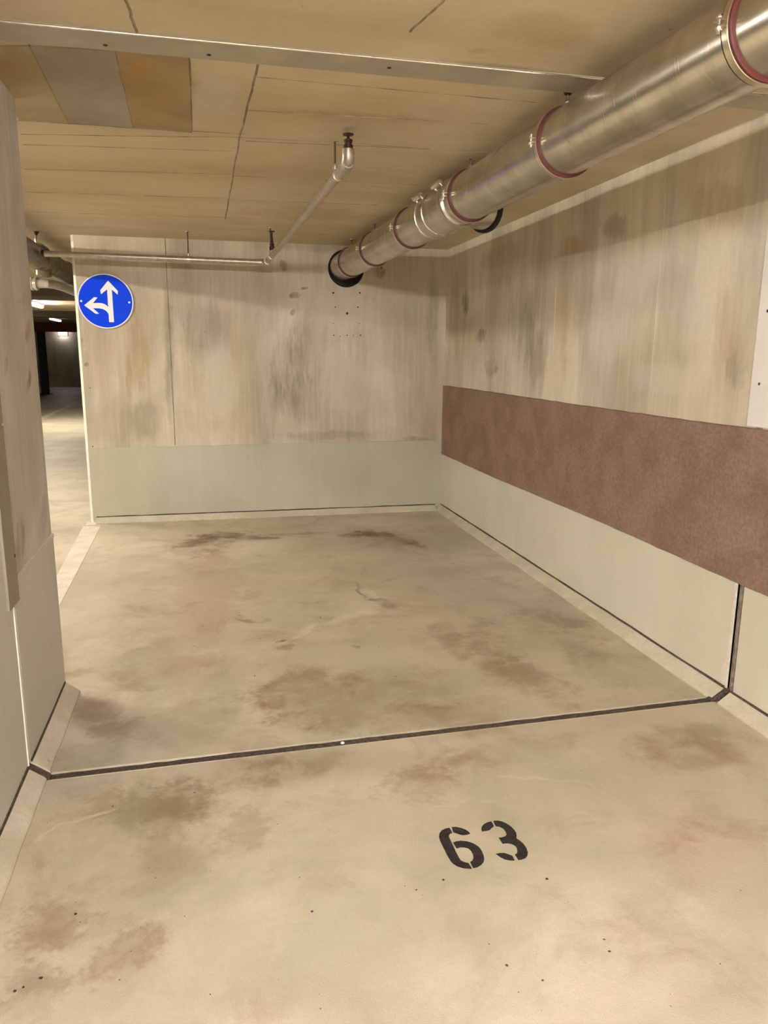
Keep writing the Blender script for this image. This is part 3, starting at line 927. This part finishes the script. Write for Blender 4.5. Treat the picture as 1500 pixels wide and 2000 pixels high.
def clamp(y, k=1.0, rod=True, ears=True):
    o = dc(y)
    band = obj('pipe_clamp', torus_band(o, DAX, DR + .0035, DR + .0085, -.004, .018), M_ZINC, duct, True)
    obj('rubber_liner', torus_band(o, DAX, DR - .0005, DR + .0085, -.016, -.0045, soft=.003), M_REDRUB, band, True)
    obj('rubber_edge', torus_band(o, DAX, DR - .0005, DR + .006, .0185, .024), M_BLACK, band, True)
    if ears:
        for sx in (-1, 1):
            bm = bmesh.new()
            cx = o.x + sx * (DR + .0085)
            x0, x1 = sorted((cx - sx * .003, cx + sx * .020))
            for zz in (o.z + .005, o.z - .0085):
                box(bm, x0, x1, o.y - .004, o.y + .018, zz, zz + .0035)
            obj('clamp_ear', bm, M_ZINC, band)
            bm = bmesh.new()
            xb = cx + sx * .011
            cyl(bm, (xb, o.y + .007, o.z - .022), (xb, o.y + .007, o.z + .020), .0034, 10)
            cyl(bm, (xb, o.y + .007, o.z + .0085), (xb, o.y + .007, o.z + .0145), .0075, 6)
            cyl(bm, (xb, o.y + .007, o.z - .0145), (xb, o.y + .007, o.z - .0085), .0075, 6)
            obj('clamp_bolt', bm, M_BRIGHT, band, False)
    if rod:
        r_ = obj('hanger_rod', cyl(bmesh.new(), (o.x, o.y + .006, o.z + DR + .006), (o.x, o.y + .006, ZC), .0042, 10), M_ROD, duct, True)
        obj('nut', cyl(bmesh.new(), (o.x, o.y + .006, o.z + DR + .008), (o.x, o.y + .006, o.z + DR + .024), .0085, 6), M_BRIGHT, r_)
        obj('ceiling_anchor', lathe(bmesh.new(), (o.x, o.y + .006, ZC - .008), (0, 0, 1), [(0, 0), (0, .008), (.004, .014), (.008, .014)], 16), M_SCREW if 2.4 < y < 2.9 else M_BRIGHT, r_, True)


for y in rings:
    clamp(y)

# tee fitting with beaded coupling sleeves and latches
tee = section(3.655, 4.105, DR + .004, 'tee_body')
for y in (3.662, 3.70, 3.97, 4.03, 4.09):
    obj('bead', torus_band(dc(y), DAX, DR + .003, DR + .0115, -.007, .007, soft=.005), M_ZINC if y in (3.70, 4.03) else M_DUCT, tee, True)
bm = bmesh.new()
for (y0, y1) in ((3.66, 3.75), (3.965, 4.06)):
    o = dc((y0 + y1) / 2)
    L = y1 - y0
    band = obj('coupling_band', torus_band(o, DAX, DR + .004, DR + .0095, -L / 2 + .01, L / 2 - .01), M_DUCT, tee, True)
    ang = math.radians(150)
    ux, uz = math.cos(ang), math.sin(ang)
    rr = DR + .028
    base = Vector((o.x + ux * rr, o.y, o.z + uz * rr))
    bm2 = bmesh.new()
    cyl(bm2, base + Vector((0, -.055, .004)), base + Vector((0, .055, .004)), .0135, 12)
    cyl(bm2, base + Vector((0, -.050, 0)) - Vector((ux, 0, uz)) * .018, base + Vector((0, -.050, 0)), .006, 8)
    cyl(bm2, base + Vector((0, .050, 0)) - Vector((ux, 0, uz)) * .018, base + Vector((0, .050, 0)), .006, 8)
    obj('latch', bm2, M_BRIGHT, tee, True)
bm.free()
# branch stub going off to the right
bax = Vector((.87, .49, 0)).normalized()
bend = Vector((1.42, 3.87, 2.12))
bst = bend - bax * .20
obj('branch_stub', lathe(bmesh.new(), bst, bax, [(0, .094), (.19, .094), (.20, .100), (.20, .088), (0, .088)], 64), M_DUCT, tee, True)
obj('branch_gasket', torus_band(bend, bax, .092, .108, -.022, .004, soft=.004), M_BLACK, tee, True)
obj('branch_cap', lathe(bmesh.new(), bend, bax, [(-.03, 0), (-.03, .09), (-.024, .09), (-.024, 0)], 48), M_DUCT, tee)

# ================================================================== SPRINKLER PIPE
PR = .0215
p_left = Vector((-1.12, 6.15, 2.095))
p_cor = Vector((.474, 6.15, 2.085))
p_rod = Vector((.541, 3.444, 2.135))
p_near = Vector((.585, 3.20, 2.140))
dirp = (p_cor - p_rod).normalized()
p_elb = Vector((.602, 3.27, 2.172))
p_elb = Vector((.588, 3.235, 2.158))
spk = thing('sprinkler_pipe', 'thin galvanised sprinkler pipe hung across the end wall with elbow toward the camera', 'pipe', tuple(p_cor))
spk['label'] = 'thin galvanised sprinkler pipe along the end wall turning forward under the ceiling'
up_ = Vector((p_elb.x, p_elb.y, p_elb.z + .05))
obj('cross_pipe', tube_path([p_left, p_cor + Vector((-.03, 0, 0))], PR), M_PIPE, spk, True)
obj('corner_elbow', tube_path([p_cor + Vector((-.07, 0, 0))] + arc(p_cor + Vector((-.07, 0, 0)), p_cor, p_elb, 8, .045) + [p_cor.lerp(p_elb, .03)], PR + .005), M_PIPE, spk, True)
obj('branch_pipe', tube_path([p_cor.lerp(p_elb, .012), p_elb], PR), M_PIPE, spk, True)
obj('pipe_coupling', cyl(bmesh.new(), p_cor.lerp(p_elb, .085), p_cor.lerp(p_elb, .105), PR + .004, 20), M_PIPE, spk, True)
bk = p_elb.lerp(p_cor, .03)
obj('riser_elbow', tube_path([bk] + arc(bk, p_elb, up_, 8, .035) + [up_], PR + .0045), M_PIPE, spk, True)
obj('end_cap', cyl(bmesh.new(), p_left, p_left + Vector((-.02, 0, 0)), PR + .004, 18), M_BRONZE, spk, True)


def sprinkler(base, top):
    h = top - base.z
    hd = obj('sprinkler_head', lathe(bmesh.new(), base, (0, 0, 1), [(-.02, 0), (-.02, .019), (.004, .019), (.006, .015), (.014, .015), (.016, .0175), (.024, .0175), (.026, .011), (h * .62, .006), (h - .007, .0045), (h - .007, 0)], 20), M_BRONZE, spk, True)
    obj('deflector', lathe(bmesh.new(), (base.x, base.y, top - .007), (0, 0, 1), [(0, 0), (0, .021), (.0035, .023), (.006, .018), (.007, 0)], 24), M_BRONZE, hd, True)
    return hd


sprinkler(up_ + Vector((0, 0, .012)), 2.268)
obj('reducer', cyl(bmesh.new(), up_, up_ + Vector((0, 0, .012)), .0185, 18), M_PIPE, spk, True)
m = p_cor.lerp(p_elb, .13)
obj('tee_riser', cyl(bmesh.new(), m, m + Vector((.0, 0, .055)), .016, 16), M_BRIGHT, spk, True)
sprinkler(m + Vector((0, 0, .055)), 2.262)


def pipe_hanger(p, top=True, lean=0):
    r_ = obj('hanger_rod', cyl(bmesh.new(), (p.x, p.y, p.z + PR), (p.x + lean, p.y, ZC), .0045, 10), M_ROD, spk, True)
    obj('swivel_nut', lathe(bmesh.new(), (p.x, p.y, p.z + PR), (0, 0, 1), [(0, 0), (0, .010), (.018, .010), (.026, .004)], 14), M_BRIGHT, r_, True)
    obj('ceiling_anchor', lathe(bmesh.new(), (p.x + lean, p.y, ZC - .007), (0, 0, 1), [(0, 0), (0, .006), (.004, .017), (.007, .017)], 16), M_BRIGHT, r_, True)
    return r_


pr = p_cor.lerp(p_elb, (6.15 - 3.444) / (6.15 - 3.235))
pipe_hanger(Vector((pr.x - .012, pr.y, pr.z)))
dn = (p_elb - p_cor).normalized()
obj('pipe_ring', torus_band(pr, dn, PR, PR + .004, -.011, .011, n=28), M_ZINC, spk, True)
pr2 = p_cor.lerp(p_elb, (6.15 - 5.806) / (6.15 - 3.235))
pipe_hanger(Vector((pr2.x - .005, pr2.y, pr2.z)))
obj('pipe_ring', torus_band(pr2, dn, PR, PR + .004, -.011, .011, n=28), M_ZINC, spk, True)
pr3 = p_left.lerp(p_cor, (-.107 - p_left.x) / (p_cor.x - p_left.x))
pipe_hanger(pr3)
obj('pipe_ring', torus_band(pr3, (1, 0, 0), PR, PR + .004, -.011, .011, n=28), M_ZINC, spk, True)

# ================================================================== SECOND DUCT beyond the pillar
d2 = thing('ventilation_duct', 'dark grey duct with collars seen in the gap left of the end wall', 'duct', (-1.24, 7, 2.1))
R2 = .088


def seg2(y0, y1, r, mt, name):
    return obj(name, lathe(bmesh.new(), (-1.245, y0, 2.118), (0, 1, -.004), [(0, 0), (0, r - .006), (.006, r), (y1 - y0 - .006, r), (y1 - y0, r - .006), (y1 - y0, 0)], 40), mt, d2, True)


M_DDUCT = simple('dull_duct', (0.20, 0.17, 0.12), .42, metal=.6, nscale=12, namt=.3)
seg2(4.6, 6.55, R2, M_DDUCT, 'duct_section')
seg2(6.56, 7.05, R2 + .002, M_DDUCT, 'tee_body')
seg2(7.06, 9.2, R2, M_DDUCT, 'duct_section')
for y in (6.52, 6.60, 7.03, 7.75, 7.82):
    obj('collar', torus_band((-1.245, y, 2.118), (0, 1, 0), R2, R2 + .012, -.012, .012), M_DDUCT, d2, True)
obj('hanger_rod', cyl(bmesh.new(), (-1.232, 6.466, 2.2), (-1.225, 6.466, ZC), .006, 10), M_ROD, d2, True)
obj('ceiling_anchor', lathe(bmesh.new(), (-1.225, 6.466, ZC - .03), (0, 0, 1), [(0, 0), (0, .006), (.025, .022), (.03, .022)], 14), M_BRONZE, d2, True)
obj('clamp_bolt', cyl(bmesh.new(), (-1.232, 6.466, 2.195), (-1.232, 6.466, 2.235), .009, 10), M_BRIGHT, d2, True)
obj('branch_stub', tube_path([(-1.245, 6.78, 2.10), (-1.25, 6.80, 2.03), (-1.255, 6.81, 2.005)], .060, 28), M_DDUCT, d2, True)
p3 = thing('ventilation_pipe', 'pale bright cross pipe under the dark duct in the gap', 'pipe', (-1.6, 7.1, 1.97))
M_PALE = simple('pale_galvanised', (0.62, 0.58, 0.54), .4, metal=.25, nscale=20)
obj('pipe_section', tube_path([(-3.6, 7.40, 1.975), (-1.36, 7.06, 1.955)], .047, 32), M_PALE, p3, True)
for x, y, z in ((-1.56, 7.090, 1.957), (-1.40, 7.066, 1.9555), (-1.365, 7.061, 1.955)):
    obj('collar', torus_band((x, y, z), (1, -.153, -.009), .045, .055, -.009, .009), M_PALE, p3, True)
obj('pipe_bend', tube_path([(-1.37, 7.062, 1.955), (-1.29, 7.07, 1.957), (-1.25, 7.16, 1.96), (-1.235, 7.5, 1.965), (-1.235, 9.0, 1.975)], .036, 24), M_PALE, p3, True)

# ================================================================== LANE THINGS
post = thing('steel_post', 'black steel post far down the lane', 'post', (-5.35, 27.5, 0))
obj('shaft', B(-5.43, -5.20, 27.4, 27.6, .02, ZC, .01), M_BLACKPOST, post)
obj('base_plate', B(-5.52, -5.11, 27.3, 27.7, 0, .02, .004), M_BLACKPOST, post)
fl = thing('wall_lamp', 'small bright lamp high on the far wall of the lane', 'lamp', (-5.55, YF - .32, 2.1))
obj('lamp_body', B(-5.72, -5.38, YF - .36, YF - .3, 2.02, 2.16, .01), M_PLATE_W, fl)
obj('diffuser', B(-5.70, -5.40, YF - .42, YF - .362, 2.03, 2.15, .015), lamp_mat('far_lamp_glow', LAMP_NEUTRAL, 18.0), fl)


def luminaire(x, y, along, strength, col, label, idx):
    t = thing('ceiling_lamp', label, 'lamp', (x, y, ZC))
    L, w = .62, .045
    a, b = (L, w) if along == 'X' else (w, L)
    obj('housing', B(x - a - .012, x + a + .012, y - b - .012, y + b + .012, ZC - .028, ZC, .006), M_PLATE_W, t)
    obj('diffuser', B(x - a, x + a, y - b, y + b, ZC - .075, ZC - .0285, .018), lamp_mat('lamp_glow_%d' % idx, col, strength), t)


for i, L_ in enumerate(LAMPS):
    luminaire(*L_, i)
for o in bpy.data.objects:
    if o.get('category') == 'lamp' and o.name.startswith('ceiling_lamp'):
        o['group'] = 'linear ceiling lamps of the garage'
    elif o.get('category') == 'cover plate':
        o['group'] = 'metal cover plates over the expansion joint'
    elif o.name.startswith('parking_line'):
        o['group'] = 'white painted floor lines'
    elif o.get('category') == 'duct':
        o['group'] = 'round ventilation ducts under the ceiling'

# ================================================================== FLOOR GRIT
random.seed(21)
bm = bmesh.new()
spots = [(508, 1085), (483, 1137), (468, 1202), (508, 1248), (380, 1262), (498, 1320), (702, 1262), (773, 1321), (855, 1162), (540, 1255), (866, 1718), (1068, 1716), (813, 1738), (1190, 1858), (990, 1885), (45, 1928), (30, 1935), (80, 1910), (147, 1785), (380, 1548), (220, 1575), (1060, 1915), (610, 1780), (740, 1265), (626, 1206), (1180, 1835)]
for _ in range(90):
    spots.append((random.uniform(60, 1450), random.uniform(1060, 1980)))
for i, (px, py) in enumerate(spots):
    p = on(2, 0, px, py)
    if p.x < XL + .08 or p.x > XR - .08 or abs(p.y - jy(p.x)) < .03:
        continue
    r = random.uniform(.0025, .0045) if i < 26 else random.uniform(.0007, .0018)
    vs = [bm.verts.new((p.x + r * random.uniform(.6, 1.6) * math.cos(a), p.y + r * random.uniform(.6, 1.6) * math.sin(a), 0)) for a in (0, 1.3, 2.5, 3.8, 5.0)]
    tp = bm.verts.new((p.x, p.y, r * .8))
    for k in range(5):
        bm.faces.new((vs[k], vs[(k + 1) % 5], tp))
    bm.faces.new(vs)
tag(obj('floor_grit', bm, M_SCREW), 'tiny dark crumbs of grit scattered over the floor', 'grit', kind='stuff')
# pale chip on the joint
p = on(2, 0, 669, 1450)
bm = bmesh.new()
lathe(bm, (p.x, p.y, -.003), (0, 0, 1), [(0, .008), (.004, .006), (.005, 0)], 7)
tag(obj('paint_chip', bm, M_EDGE), 'small pale chip lying in the dark floor joint', 'debris')
p = on(2, 0, 910, 1282)
tag(obj('orange_shred', tube_path([(p.x - .012, p.y + .01, .002), (p.x, p.y, .004), (p.x + .004, p.y - .02, .002), (p.x + .014, p.y - .03, .002)], .0018, 6), simple('orange_scrap', (.55, .25, .06), .6)), 'tiny orange shred on the bay floor', 'debris')
